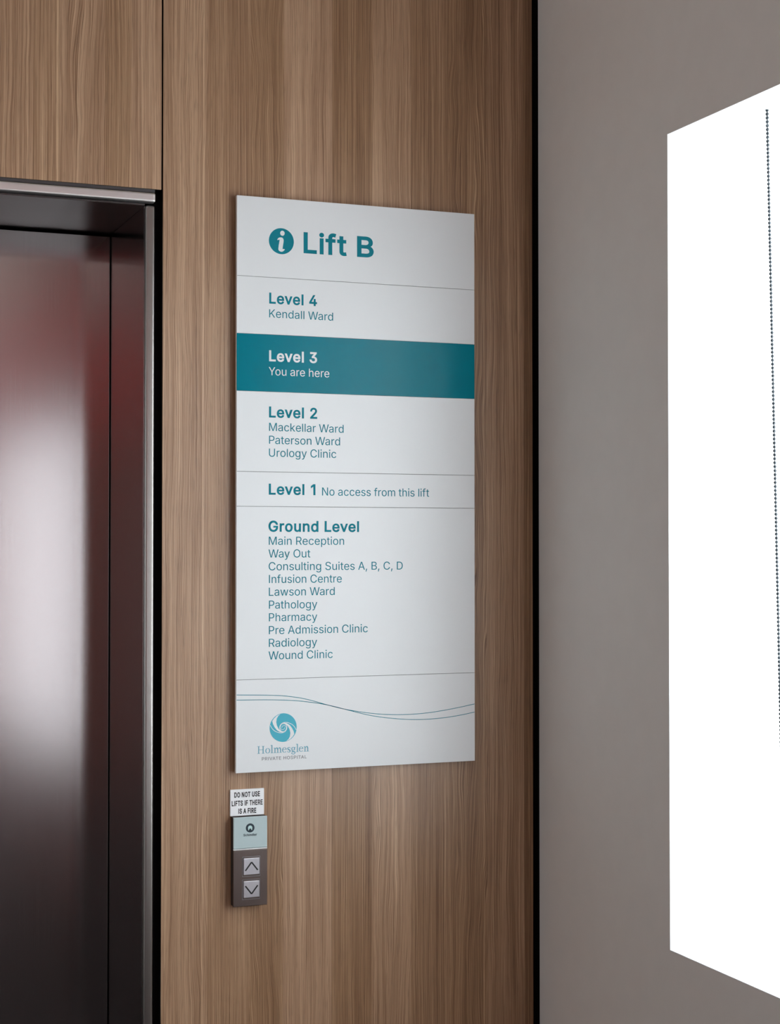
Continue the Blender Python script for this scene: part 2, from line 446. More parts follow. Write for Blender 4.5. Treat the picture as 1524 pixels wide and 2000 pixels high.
GLYPHS = {
    ' ': [188,[]],
    ',': [188,[[53,-119,38,-119,48,-56,58,8,68,71,91,71,114,71,137,71,119,8,102,-56,84,-119,69,-119]]],
    '1': [453,[[236,509,262,509,262,339,262,170,262,0,241,0,220,0,198,0,198,149,198,299,198,448,197,448,196,448,195,448,154,418,113,388,72,358,72,381,72,404,72,427,109,454,147,481,184,509,210,509]]],
    '2': [453,[[172,0,64,0,64,16,64,32,64,47,121,108,177,168,234,229,254,249,270,267,282,282,295,298,304,313,311,327,317,341,320,356,320,371,320,390,316,405,308,419,299,432,288,442,273,449,259,456,242,460,224,460,204,460,187,456,172,447,158,439,147,428,139,413,131,399,127,382,127,362,107,362,86,362,66,362,66,392,72,419,86,442,100,465,119,483,143,496,167,509,194,516,225,516,255,516,282,509,306,497,329,484,348,467,361,445,374,424,381,399,381,372,381,354,378,335,371,318,364,300,353,280,336,259,319,237,296,211,267,180,229,140,191,100,153,60,153,59,153,58,153,57,231,57,310,57,389,57,389,38,389,19,389,0,281,0]]],
    '3': [453,[[252,-7,218,-7,187,-7,158,-1,133,10,107,21,86,37,70,57,54,78,46,103,44,132,66,132,87,132,109,132,111,114,117,99,126,87,136,75,149,65,165,59,181,53,199,50,219,50,239,50,258,53,275,61,292,68,305,79,315,93,324,107,329,124,329,145,329,163,325,181,316,196,307,212,293,224,275,234,256,243,231,248,201,248,186,248,172,248,157,248,157,265,157,282,157,299,200,349,244,399,288,448,288,450,288,451,288,452,215,452,142,452,70,452,70,471,70,490,70,509,171,509,272,509,372,509,372,493,372,477,372,461,319,400,265,339,211,278,211,282,211,285,211,289,249,293,281,288,308,276,335,263,356,246,371,222,386,199,393,173,393,145,393,115,385,89,370,66,355,43,335,25,309,12,282,0]]],
    '4': [453,[[164,105,40,105,40,123,40,141,40,158,109,275,178,392,247,509,268,509,289,509,311,509,243,394,176,280,109,166,109,165,109,164,109,163,210,163,312,163,413,163,413,144,413,125,413,105,289,105],[302,0,282,0,282,40,282,81,282,121,282,130,282,138,282,146,282,203,282,260,282,318,302,318,322,318,343,318,343,212,343,106,343,0,322,0]]],
    'A': [480,[[39,0,16,0,78,170,140,339,201,509,226,509,251,509,276,509,338,339,401,170,463,0,440,0,418,0,395,0,359,101,323,202,287,302,281,321,273,344,264,372,255,400,245,435,232,478,236,478,241,478,245,478,233,435,222,399,213,371,204,343,196,320,191,302,155,202,120,101,85,0,62,0],[197,142,110,142,110,161,110,180,110,199,197,199,283,199,370,199,370,180,370,161,370,142,283,142]]],
    'B': [456,[[122,0,60,0,60,170,60,339,60,509,120,509,181,509,241,509,276,509,306,503,329,491,352,479,369,462,381,442,392,422,398,399,398,374,398,352,394,334,387,320,379,306,369,294,356,286,344,277,330,271,315,267,315,265,315,264,315,262,331,261,347,255,363,245,379,235,392,221,402,203,413,185,418,163,418,136,418,111,412,87,400,67,388,46,370,30,344,18,319,6,287,0,247,0,184,0],[125,115,125,57,165,57,205,57,245,57,284,57,313,65,330,80,347,95,355,114,355,137,355,154,351,170,342,184,334,198,321,209,306,218,290,227,271,231,248,231,207,231,166,231,125,231,125,173],[125,341,125,285,162,285,200,285,238,285,257,285,273,289,288,296,303,303,315,313,323,326,332,339,336,355,336,372,336,395,328,414,313,429,297,444,273,452,240,452,202,452,163,452,125,452,125,396]]],
    'C': [510,[[293,-7,267,-7,223,-7,184,4,150,25,116,46,89,76,70,115,50,154,40,201,40,254,40,308,50,354,70,393,89,432,116,462,150,484,184,505,223,516,267,516,293,516,317,512,340,504,363,497,384,486,402,471,420,457,436,439,448,418,460,398,468,374,473,348,451,348,430,348,408,348,404,366,398,381,389,395,381,408,370,419,357,428,345,438,331,444,315,449,300,454,284,456,267,456,236,456,208,448,184,432,159,417,139,394,125,364,111,334,103,297,103,254,103,211,111,175,125,145,140,115,159,92,184,76,209,61,236,53,267,53,284,53,300,55,315,60,331,65,345,71,357,81,370,90,381,101,389,114,398,128,404,143,408,160,430,160,451,160,473,160,469,135,460,111,448,91,436,70,421,52,402,38,384,23,363,12,341,5,318,-3]]],
    'D': [502,[[271,0,219,0,178,0,137,0,96,0,96,19,96,38,96,57,136,57,175,57,215,57,256,57,291,65,318,81,345,97,366,119,379,149,392,179,399,214,399,255,399,296,392,331,379,361,366,390,346,412,320,428,293,444,260,452,221,452,178,452,136,452,93,452,93,471,93,490,93,509,137,509,181,509,225,509,275,509,317,499,353,478,388,458,415,429,433,391,452,353,462,308,462,255,462,202,452,157,433,119,414,81,387,51,351,31,314,10],[103,509,125,509,125,339,125,170,125,0,103,0,82,0,60,0,60,170,60,339,60,509,82,509]]],
    'E': [419,[[165,0,60,0,60,170,60,339,60,509,164,509,268,509,372,509,372,490,372,471,372,452,290,452,207,452,125,452,125,396,125,341,125,286,202,286,278,286,355,286,355,267,355,248,355,229,278,229,202,229,125,229,125,172,125,114,125,57,208,57,292,57,375,57,375,38,375,19,375,0,270,0]]],
    'F': [410,[[82,0,60,0,60,170,60,339,60,509,163,509,266,509,369,509,369,490,369,471,369,452,288,452,206,452,125,452,125,394,125,336,125,278,198,278,272,278,346,278,346,259,346,240,346,221,272,221,198,221,125,221,125,147,125,74,125,0,103,0]]],
    'G': [520,[[309,-7,269,-7,223,-7,184,4,149,25,115,46,88,77,69,116,50,155,40,201,40,254,40,308,50,354,69,393,88,432,115,462,149,484,183,505,221,516,265,516,292,516,317,512,340,504,364,496,385,484,403,469,422,454,437,437,449,416,461,396,470,373,474,349,452,349,430,349,408,349,403,365,396,380,387,393,379,406,368,417,356,427,344,436,330,444,315,448,300,453,283,456,265,456,235,456,208,448,183,432,159,417,139,394,125,364,111,334,103,297,103,254,103,211,111,175,125,145,140,115,159,92,184,76,209,61,237,53,269,53,297,53,323,59,345,71,367,83,384,101,396,123,409,146,415,172,415,202,421,201,428,200,434,199,384,199,333,199,283,199,283,218,283,237,283,256,348,256,413,256,478,256,478,237,478,219,478,200,478,158,469,122,451,91,433,60,408,36,377,19,345,2]]],
    'H': [517,[[82,0,60,0,60,170,60,339,60,509,82,509,103,509,125,509,125,435,125,362,125,289,214,289,303,289,392,289,392,362,392,435,392,509,414,509,435,509,457,509,457,339,457,170,457,0,435,0,414,0,392,0,392,77,392,155,392,232,303,232,214,232,125,232,125,155,125,77,125,0,103,0]]],
    'I': [185,[[82,0,60,0,60,170,60,339,60,509,82,509,103,509,125,509,125,339,125,170,125,0,103,0]]],
    'K': [467,[[146,189,104,145,104,169,104,193,104,216,116,232,128,247,139,261,151,275,162,290,174,303,187,317,199,331,212,344,262,399,313,454,364,509,392,509,420,509,448,509,376,431,304,353,231,276,230,276,229,276,228,276,187,233],[82,0,60,0,60,170,60,339,60,509,82,509,103,509,125,509,125,451,125,392,125,334,124,298,124,261,124,225,124,214,124,204,125,193,125,129,125,64,125,0,103,0],[398,0,372,0,311,86,249,173,188,259,201,276,215,293,228,309,302,206,375,103,449,0,423,0]]],
    'L': [393,[[160,0,60,0,60,170,60,339,60,509,82,509,103,509,125,509,125,358,125,208,125,57,203,57,282,57,361,57,361,38,361,19,361,0,261,0]]],
    'M': [628,[[81,0,60,0,60,170,60,339,60,509,91,509,121,509,152,509,193,402,235,294,277,187,280,180,284,170,287,159,291,148,295,136,299,123,303,110,307,97,311,84,315,71,319,59,322,49,317,49,312,49,307,49,310,59,314,70,318,83,322,95,326,108,330,121,334,134,338,147,342,158,346,170,349,179,352,187,394,294,435,402,476,509,507,509,537,509,568,509,568,339,568,170,568,0,547,0,525,0,504,0,504,97,504,194,504,291,504,302,504,314,504,327,505,340,505,354,505,369,505,383,506,398,506,413,506,428,507,443,507,457,509,457,511,457,513,457,508,441,503,426,498,409,492,393,487,378,482,363,477,348,472,334,467,322,463,309,459,299,456,291,418,194,380,97,342,0,323,0,305,0,286,0,248,97,209,194,170,291,167,299,163,309,159,321,155,333,150,346,145,361,140,376,135,391,129,408,124,424,118,441,112,457,114,457,117,457,119,457,119,444,120,431,120,416,120,401,121,387,121,372,121,357,121,342,122,328,122,315,122,302,122,291,122,194,122,97,122,0,101,0]]],
    'N': [523,[[82,0,60,0,60,170,60,339,60,509,85,509,111,509,136,509,205,400,274,291,343,183,349,174,355,164,363,151,370,138,379,123,388,107,396,90,405,73,414,55,411,55,408,54,405,54,403,72,401,90,401,108,400,126,399,142,399,157,399,172,399,185,399,195,399,300,399,404,399,509,420,509,442,509,463,509,463,339,463,170,463,0,438,0,412,0,387,0,325,97,264,193,202,290,194,303,186,316,177,331,169,345,159,362,148,381,137,400,123,424,108,452,111,453,115,453,119,454,120,428,121,405,122,384,123,362,124,344,124,328,125,312,125,300,125,291,125,194,125,97,125,0,103,0]]],
    'O': [533,[[311,-7,267,-7,223,-7,184,4,150,25,116,46,90,76,70,115,50,154,40,201,40,254,40,308,50,354,70,393,90,432,116,462,150,484,184,505,223,516,267,516,311,516,350,505,384,484,418,462,444,432,464,393,483,354,493,308,493,254,493,201,483,154,464,115,444,76,418,46,384,25,350,4],[236,53,267,53,297,53,325,61,349,76,374,91,394,114,408,144,423,174,430,211,430,254,430,298,423,335,408,365,394,395,374,417,349,433,325,448,297,456,267,456,236,456,209,448,184,433,159,417,140,394,125,364,111,334,103,297,103,254,103,211,111,174,125,144,140,114,159,92,184,76,209,61]]],
    'P': [445,[[82,0,60,0,60,170,60,339,60,509,118,509,177,509,235,509,274,509,307,502,332,487,358,473,377,454,390,430,402,405,409,378,409,348,409,317,402,290,390,265,377,241,358,222,332,207,307,193,274,186,235,186,193,186,151,186,109,186,109,205,109,224,109,242,150,242,191,242,233,242,259,242,281,247,297,256,313,265,325,278,333,294,341,310,344,328,344,348,344,368,341,386,333,402,325,417,313,430,297,439,280,448,259,452,232,452,196,452,160,452,125,452,125,301,125,151,125,0,103,0]]],
    'R': [449,[[82,0,60,0,60,170,60,339,60,509,119,509,177,509,236,509,275,509,307,502,333,489,359,475,378,457,390,433,403,410,409,382,409,352,409,321,403,295,390,271,378,248,359,230,333,217,307,204,275,198,236,198,189,198,143,198,96,198,96,217,96,236,96,255,142,255,188,255,234,255,260,255,281,259,298,267,314,275,326,286,334,300,341,315,345,332,345,352,345,372,341,390,334,405,326,420,314,431,298,440,281,448,259,452,233,452,197,452,161,452,125,452,125,301,125,151,125,0,103,0],[378,0,353,0,312,76,271,153,230,229,254,229,279,229,303,229,344,153,386,76,428,0,403,0]]],
    'S': [447,[[263,-9,224,-9,187,-9,155,-3,128,9,100,21,79,38,64,60,49,82,40,107,38,137,60,137,82,137,104,137,106,117,112,101,123,88,134,75,149,65,166,59,184,52,203,49,224,49,247,49,268,53,286,60,304,68,319,78,329,92,340,105,346,121,346,139,346,155,341,169,332,179,323,189,311,198,296,205,281,211,264,217,245,222,224,228,204,234,184,239,142,251,109,268,86,289,63,311,52,339,52,372,52,401,60,426,75,448,90,469,111,486,138,498,164,510,194,516,227,516,261,516,290,510,316,498,342,486,362,469,377,449,392,428,400,404,401,378,380,378,358,378,337,378,335,403,323,423,302,437,281,451,256,459,225,459,203,459,184,455,167,448,151,441,138,431,129,418,120,406,115,391,115,376,115,358,120,344,131,334,142,323,154,314,169,308,184,302,199,297,212,293,230,289,247,284,264,279,279,275,295,270,312,264,328,257,344,248,359,238,373,227,385,214,395,198,404,181,408,162,408,139,408,111,401,86,386,64,372,41,351,24,323,11,296,-2]]],
    'T': [449,[[85,452,32,452,32,471,32,490,32,509,160,509,288,509,417,509,417,490,417,471,417,452,363,452,310,452,257,452,257,301,257,151,257,0,235,0,214,0,193,0,193,151,193,301,193,452,139,452]]],
    'U': [517,[[299,-8,259,-8,219,-8,184,0,154,15,124,31,101,53,85,80,68,107,60,138,60,173,60,285,60,397,60,509,81,509,103,509,124,509,124,399,124,288,124,178,124,154,130,132,141,113,152,94,167,79,187,68,207,57,231,52,259,52,287,52,311,57,331,68,351,79,366,94,377,113,387,132,393,154,393,178,393,288,393,399,393,509,414,509,436,509,457,509,457,397,457,285,457,173,457,138,449,107,433,80,416,53,393,31,363,15,334,0]]],
    'V': [480,[[229,0,204,0,141,170,79,339,16,509,39,509,62,509,84,509,120,408,156,307,192,206,198,189,206,166,215,137,224,109,235,73,248,31,243,31,239,31,235,31,247,74,258,110,267,138,276,166,284,189,290,206,325,307,360,408,395,509,417,509,440,509,463,509,401,339,340,170,278,0,253,0]]],
    'W': [686,[[180,0,155,0,109,170,63,339,16,509,38,509,60,509,82,509,109,404,136,300,163,196,168,179,172,163,175,145,179,128,183,111,187,94,190,76,194,58,197,40,194,40,192,40,189,40,193,58,196,76,200,94,203,111,207,128,211,145,215,163,220,179,224,196,251,300,279,404,306,509,331,509,355,509,380,509,407,404,434,300,462,196,466,179,470,163,474,145,478,128,482,111,486,94,490,76,494,58,497,40,494,40,491,40,488,40,492,58,495,76,499,94,502,111,506,128,510,145,515,163,519,179,523,196,550,300,576,404,603,509,625,509,647,509,670,509,623,339,577,170,530,0,505,0,480,0,455,0,426,108,397,215,368,323,362,344,357,367,351,391,346,416,341,444,336,475,341,475,345,475,350,475,345,445,340,419,335,395,330,371,324,347,318,323,289,215,260,108,230,0,205,0]]],
    'Y': [472,[[225,0,203,0,203,69,203,139,203,208,141,308,79,409,16,509,41,509,66,509,91,509,125,454,159,399,192,344,203,326,213,309,222,292,231,275,240,255,250,230,241,230,232,230,224,230,233,255,242,276,251,293,260,310,270,327,280,344,314,399,347,454,381,509,406,509,430,509,455,509,393,409,330,308,268,208,268,139,268,69,268,0,247,0]]],
    'a': [389,[[182,-9,160,-9,136,-9,114,-4,94,5,75,14,59,27,48,45,36,62,30,83,30,108,30,130,35,147,43,161,52,175,63,185,78,193,92,201,108,207,125,211,143,215,160,218,178,220,201,223,219,225,234,227,248,228,258,231,265,235,272,239,276,245,276,255,276,255,276,256,276,257,276,272,273,286,267,297,261,308,252,316,240,322,228,328,213,331,196,331,178,331,162,328,149,322,136,317,126,309,118,301,110,292,104,283,100,274,80,280,61,285,41,291,50,314,62,332,79,346,95,360,113,369,133,375,153,381,173,384,194,384,208,384,223,383,239,379,255,376,271,370,286,360,301,351,313,338,322,320,332,303,337,280,337,251,337,168,337,84,337,0,317,0,297,0,277,0,277,17,277,35,277,52,275,52,274,52,272,52,268,43,261,34,252,25,243,15,230,7,215,1,200,-5],[155,45,170,45,193,45,212,50,228,59,243,68,255,79,263,93,271,107,276,122,276,138,276,155,276,173,276,190,273,187,268,184,259,182,251,180,242,178,231,176,221,174,210,172,200,171,190,170,182,169,175,168,161,166,147,163,134,159,121,154,111,148,103,139,96,131,92,119,92,105,92,92,95,81,102,72,109,63,118,57,130,52,142,48]]],
    'c': [396,[[226,-8,207,-8,173,-8,143,0,117,16,91,33,71,56,56,85,41,114,34,149,34,187,34,227,41,262,56,291,71,321,91,343,117,360,143,376,173,384,207,384,226,384,243,382,260,377,276,372,292,365,305,356,319,347,330,335,340,322,350,309,357,294,362,277,342,272,322,267,303,262,300,272,296,281,290,289,285,297,278,305,270,311,262,317,253,322,242,325,232,328,220,330,207,330,182,330,161,323,145,310,129,297,116,280,108,258,100,237,96,213,96,187,96,162,100,139,108,117,116,96,129,79,145,66,161,53,182,46,207,46,220,46,232,48,243,52,253,55,263,60,271,66,279,72,286,80,292,89,297,97,301,107,304,117,324,112,343,107,363,102,358,85,351,70,341,56,332,43,320,31,306,21,293,12,277,4,261,-1,244,-6]]],
    'd': [424,[[219,-8,195,-8,164,-8,136,0,111,16,87,32,68,55,55,84,41,114,34,149,34,189,34,229,41,263,55,293,69,322,88,345,112,361,136,376,164,384,196,384,219,384,238,381,253,373,268,365,279,356,287,346,296,336,302,327,306,319,308,319,309,319,311,319,311,382,311,446,311,509,331,509,351,509,372,509,372,339,372,170,372,0,352,0,332,0,313,0,313,20,313,39,313,59,311,59,309,59,307,59,302,51,295,42,287,31,278,21,267,12,252,4,238,-4],[181,47,205,47,227,47,247,53,263,65,279,77,291,94,299,115,308,136,312,161,312,189,312,217,308,242,300,263,292,284,279,300,263,312,247,324,228,330,205,330,181,330,161,324,145,311,129,299,116,282,108,261,100,240,96,216,96,189,96,162,100,138,109,117,117,95,129,78,145,66,161,53]]],
    'e': [404,[[238,-8,212,-8,175,-8,143,0,117,16,90,33,70,56,56,85,41,114,34,148,34,187,34,226,41,260,55,290,69,319,89,343,115,359,141,376,171,384,205,384,226,384,246,381,266,374,285,367,303,356,319,341,335,326,348,306,357,282,366,258,371,228,371,194,371,186,371,178,371,169,272,169,174,169,75,169,75,187,75,204,75,221,163,221,250,221,338,221,329,215,319,208,310,202,310,227,306,249,298,269,290,288,278,303,263,314,247,325,228,330,205,330,182,330,163,325,146,313,130,302,118,288,109,270,100,251,96,232,96,211,96,200,96,189,96,178,96,150,101,126,110,106,120,87,134,72,151,61,168,51,189,46,212,46,228,46,241,48,254,53,266,57,277,64,285,73,294,82,301,93,306,105,325,101,345,96,365,91,359,71,349,54,335,39,321,24,303,13,283,4,262,-4]]],
    'f': [254,[[154,379,228,379,228,362,228,344,228,327,154,327,80,327,6,327,6,344,6,362,6,379,80,379],[101,0,81,0,81,144,81,288,81,432,81,453,86,471,96,486,106,500,119,511,135,519,152,526,169,530,187,530,201,530,213,529,222,527,232,525,238,523,243,521,238,503,233,486,227,468,224,470,220,471,215,472,210,473,203,474,195,474,176,474,163,469,154,460,146,451,142,437,142,419,142,279,142,140,142,0,121,0]]],
    'g': [425,[[238,-151,207,-151,179,-151,155,-147,134,-140,113,-132,96,-123,82,-110,69,-98,58,-84,51,-69,67,-60,84,-50,101,-41,107,-49,113,-57,122,-66,130,-75,141,-82,154,-88,168,-94,186,-97,207,-97,238,-97,263,-90,282,-75,302,-60,311,-37,311,-6,311,19,311,44,311,68,310,68,308,68,306,68,301,60,295,51,287,41,278,32,267,23,252,16,238,8,219,5,195,5,164,5,137,12,113,27,88,41,69,62,55,90,41,118,34,152,34,191,34,230,41,264,55,293,69,322,88,345,112,361,137,376,165,384,196,384,220,384,239,381,253,373,268,365,280,356,288,346,297,336,303,327,308,319,309,319,311,319,313,319,313,339,313,359,313,379,333,379,353,379,372,379,372,250,372,121,372,-9,372,-42,365,-69,350,-90,335,-111,316,-126,291,-136,266,-146],[181,59,205,59,228,59,248,64,264,75,280,86,292,101,300,121,308,141,312,165,312,193,312,220,308,243,300,264,292,284,280,301,264,312,248,324,228,330,205,330,181,330,161,324,145,312,129,299,117,283,109,262,100,242,96,219,96,193,96,166,100,143,109,123,117,103,129,87,145,76,162,65]]],
    'h': [410,[[114,249,114,227,114,151,114,76,114,0,93,0,73,0,53,0,53,170,53,339,53,509,73,509,93,509,114,509,114,435,114,361,114,287,110,287,106,287,102,287,114,322,131,347,152,362,174,377,199,384,227,384,253,384,276,379,295,369,315,358,330,342,341,321,352,299,357,273,357,240,357,160,357,80,357,0,337,0,316,0,296,0,296,78,296,157,296,235,296,265,288,288,273,304,258,321,237,329,210,329,192,329,175,325,161,317,146,309,135,298,126,283,118,267]]],
    'i': [167,[[73,0,53,0,53,126,53,253,53,379,73,379,93,379,114,379,114,253,114,126,114,0,93,0],[95,443,84,443,72,443,62,447,54,455,45,462,41,472,41,483,41,494,45,504,54,512,62,520,72,524,84,524,95,524,106,520,114,512,122,504,126,494,126,483,126,472,122,462,114,455,106,447]]],
    'k': [381,[[132,158,110,137,110,162,110,187,110,212,113,212,117,212,121,212,175,268,230,323,284,379,310,379,335,379,360,379,301,319,243,259,184,199,182,199,179,199,177,199,155,178],[73,0,53,0,53,170,53,339,53,509,73,509,93,509,114,509,114,339,114,170,114,0,93,0],[320,0,294,0,245,62,197,124,148,186,162,200,177,214,191,229,252,152,312,76,372,0,346,0]]],
    'l': [165,[[73,0,52,0,52,170,52,339,52,509,73,509,93,509,114,509,114,339,114,170,114,0,93,0]]],
    'm': [610,[[73,0,53,0,53,126,53,253,53,379,72,379,92,379,112,379,112,351,112,323,112,295,111,295,109,295,108,295,113,316,121,332,132,346,144,359,157,369,172,376,187,383,203,386,219,386,247,386,270,378,287,361,305,344,316,322,321,295,318,295,315,295,312,295,317,313,325,329,337,343,349,357,364,367,381,375,398,382,416,386,437,386,459,386,479,381,497,372,515,362,530,348,541,328,551,309,557,285,557,255,557,170,557,85,557,0,536,0,516,0,496,0,496,85,496,169,496,254,496,281,488,301,473,313,457,325,439,330,419,330,402,330,387,327,374,320,362,313,352,303,345,290,339,278,335,263,335,247,335,165,335,82,335,0,315,0,295,0,274,0,274,87,274,173,274,260,274,281,267,298,253,311,239,324,221,330,199,330,185,330,171,327,158,320,144,313,134,303,126,289,118,276,114,258,114,238,114,159,114,79,114,0,93,0]]],
    'n': [410,[[114,249,114,227,114,151,114,76,114,0,93,0,73,0,53,0,53,126,53,253,53,379,72,379,92,379,112,379,112,349,112,318,112,287,109,287,106,287,102,287,114,322,131,347,152,362,174,377,199,384,227,384,253,384,276,379,295,369,314,358,330,342,341,321,352,299,357,273,357,240,357,160,357,80,357,0,337,0,316,0,296,0,296,78,296,157,296,235,296,265,288,288,273,304,258,321,237,329,210,329,192,329,175,325,161,317,146,309,135,298,126,283,118,267]]],
    'o': [415,[[242,-8,207,-8,173,-8,143,0,117,16,91,33,71,56,56,85,41,114,34,149,34,187,34,227,41,262,56,291,71,321,91,343,117,360,143,376,173,384,207,384,242,384,273,376,299,360,325,343,345,321,359,291,374,262,381,227,381,187,381,149,374,114,359,85,345,56,325,33,299,16,273,0],[182,46,207,46,233,46,254,53,270,66,287,79,299,96,307,117,315,139,319,162,319,187,319,213,315,236,307,258,299,280,287,297,270,310,254,323,233,330,207,330,182,330,161,323,145,310,129,297,116,280,108,258,100,237,96,213,96,187,96,162,100,139,108,117,116,96,129,79,145,66,161,53]]],
    'p': [424,[[73,-143,53,-143,53,31,53,205,53,379,72,379,92,379,112,379,112,359,112,339,112,319,114,319,116,319,118,319,123,327,129,336,137,346,145,356,157,365,171,373,186,381,205,384,229,384,261,384,289,376,313,361,337,345,356,322,370,293,383,263,390,229,390,189,390,149,383,114,370,84,356,55,337,32,313,16,289,0,261,-8,229,-8,206,-8,187,-4,173,4,158,12,146,21,138,31,130,42,123,51,118,59,117,59,115,59,114,59,114,-8,114,-76,114,-143,93,-143],[197,47,220,47,244,47,263,53,279,66,295,78,308,95,316,117,324,138,328,162,328,189,328,216,324,240,316,261,308,282,296,299,280,311,264,324,244,330,220,330,197,330,177,324,161,312,145,300,133,284,125,263,117,242,113,217,113,189,113,161,117,136,125,115,133,94,146,77,162,65,178,53]]],
    'r': [259,[[73,0,53,0,53,126,53,253,53,379,72,379,92,379,112,379,112,360,112,340,112,321,113,321,114,321,115,321,122,340,135,355,152,367,170,379,190,385,213,385,218,385,223,385,229,384,235,384,240,384,243,384,243,363,243,343,243,322,242,323,237,323,230,324,223,325,215,326,207,326,189,326,173,322,159,315,145,307,134,297,126,284,118,270,114,255,114,237,114,158,114,79,114,0,93,0]]],
    's': [365,[[211,-8,182,-8,156,-8,133,-4,112,3,92,11,75,23,62,38,49,53,40,72,36,94,55,98,74,102,94,107,99,86,109,70,124,60,139,50,158,45,181,45,208,45,229,51,244,62,260,74,268,87,268,103,268,116,263,127,254,136,245,144,231,151,212,155,191,160,170,165,149,170,115,178,89,191,72,208,55,225,47,247,47,274,47,296,53,315,65,332,77,348,94,361,115,370,136,380,160,384,187,384,213,384,235,380,254,372,272,365,287,353,299,339,310,325,319,309,324,290,305,286,287,281,268,277,263,292,255,304,243,316,230,327,212,333,187,333,165,333,146,327,131,317,116,306,109,293,109,277,109,263,114,252,124,243,134,235,150,228,172,223,191,218,210,214,229,209,264,201,290,188,306,171,323,154,331,133,331,107,331,84,325,64,312,47,300,30,282,16,260,6,237,-3]]],
    't': [227,[[138,379,204,379,204,362,204,344,204,327,138,327,72,327,6,327,6,344,6,362,6,379,72,379],[65,345,65,471,85,471,106,471,126,471,126,347,126,222,126,98,126,81,129,69,136,61,143,54,154,50,170,50,174,50,179,50,185,51,191,52,197,53,202,54,206,36,209,19,213,2,207,0,200,-2,192,-3,184,-4,176,-4,168,-4,136,-4,110,4,92,21,74,38,65,62,65,93,65,219]]],
    'u': [410,[[211,-5,182,-5,157,-5,134,0,115,11,95,21,80,37,69,59,58,80,53,107,53,139,53,219,53,299,53,379,73,379,93,379,114,379,114,301,114,222,114,144,114,114,121,91,137,75,152,58,173,50,200,50,218,50,235,54,249,62,264,70,275,81,283,97,292,112,296,131,296,153,296,228,296,304,296,379,316,379,337,379,357,379,357,253,357,126,357,0,337,0,318,0,298,0,298,31,298,61,298,92,301,92,304,92,307,92,295,57,279,32,257,17,235,2]]],
    'v': [389,[[184,0,163,0,114,126,66,253,17,379,40,379,62,379,84,379,111,305,138,230,165,155,174,132,181,110,187,87,193,64,199,42,206,21,198,21,191,21,184,21,191,42,197,64,203,87,209,110,216,132,224,155,251,230,278,305,305,379,327,379,349,379,371,379,323,253,275,126,226,0,205,0]]],
    'w': [567,[[158,0,138,0,99,126,61,253,23,379,44,379,66,379,87,379,103,324,118,269,133,214,140,191,147,165,154,137,161,108,168,76,175,41,172,41,168,41,165,41,172,75,179,106,186,135,193,163,199,190,206,214,221,269,237,324,252,379,273,379,295,379,316,379,332,324,347,269,362,214,368,190,375,164,382,136,388,107,395,76,402,41,399,41,395,41,391,41,399,75,406,107,413,135,420,164,427,190,434,214,449,269,465,324,480,379,502,379,523,379,545,379,506,253,468,126,429,0,409,0,389,0,368,0,352,57,335,114,319,172,314,189,309,207,305,225,300,243,295,261,291,280,286,299,281,318,277,338,281,338,286,338,291,338,286,319,281,299,277,280,272,261,267,243,263,225,258,206,253,189,248,172,231,114,215,57,199,0,178,0]]],
    'y': [389,[[51,-140,47,-139,52,-121,57,-103,61,-86,65,-86,68,-87,71,-87,83,-90,94,-91,104,-89,114,-87,122,-82,130,-74,138,-66,145,-53,151,-36,155,-24,159,-13,163,-1,114,126,66,252,17,379,40,379,62,379,84,379,111,305,138,230,165,155,174,132,181,109,187,87,193,64,199,42,206,21,198,21,191,21,184,21,190,42,196,64,202,87,209,110,216,132,224,155,251,230,278,305,305,379,327,379,349,379,371,379,316,234,260,88,204,-58,196,-78,187,-94,177,-107,166,-120,153,-129,139,-136,125,-142,109,-145,91,-145,81,-145,72,-144,65,-143,57,-142]]],
}
KERN = {'ft': 22, 'Wa': -28, 'Wo': -24, 'Yo': -45, 'Pa': -14, 'ay': -8, 'AT': -40, 'VA': -40, 'TA': -35, 'AL': 0, 'FI': 0, 'A,': 0, 'TE': 0, 'ev': -8, 've': -8, 'Ou': 0, 'A ': -10}
_glyph = {}
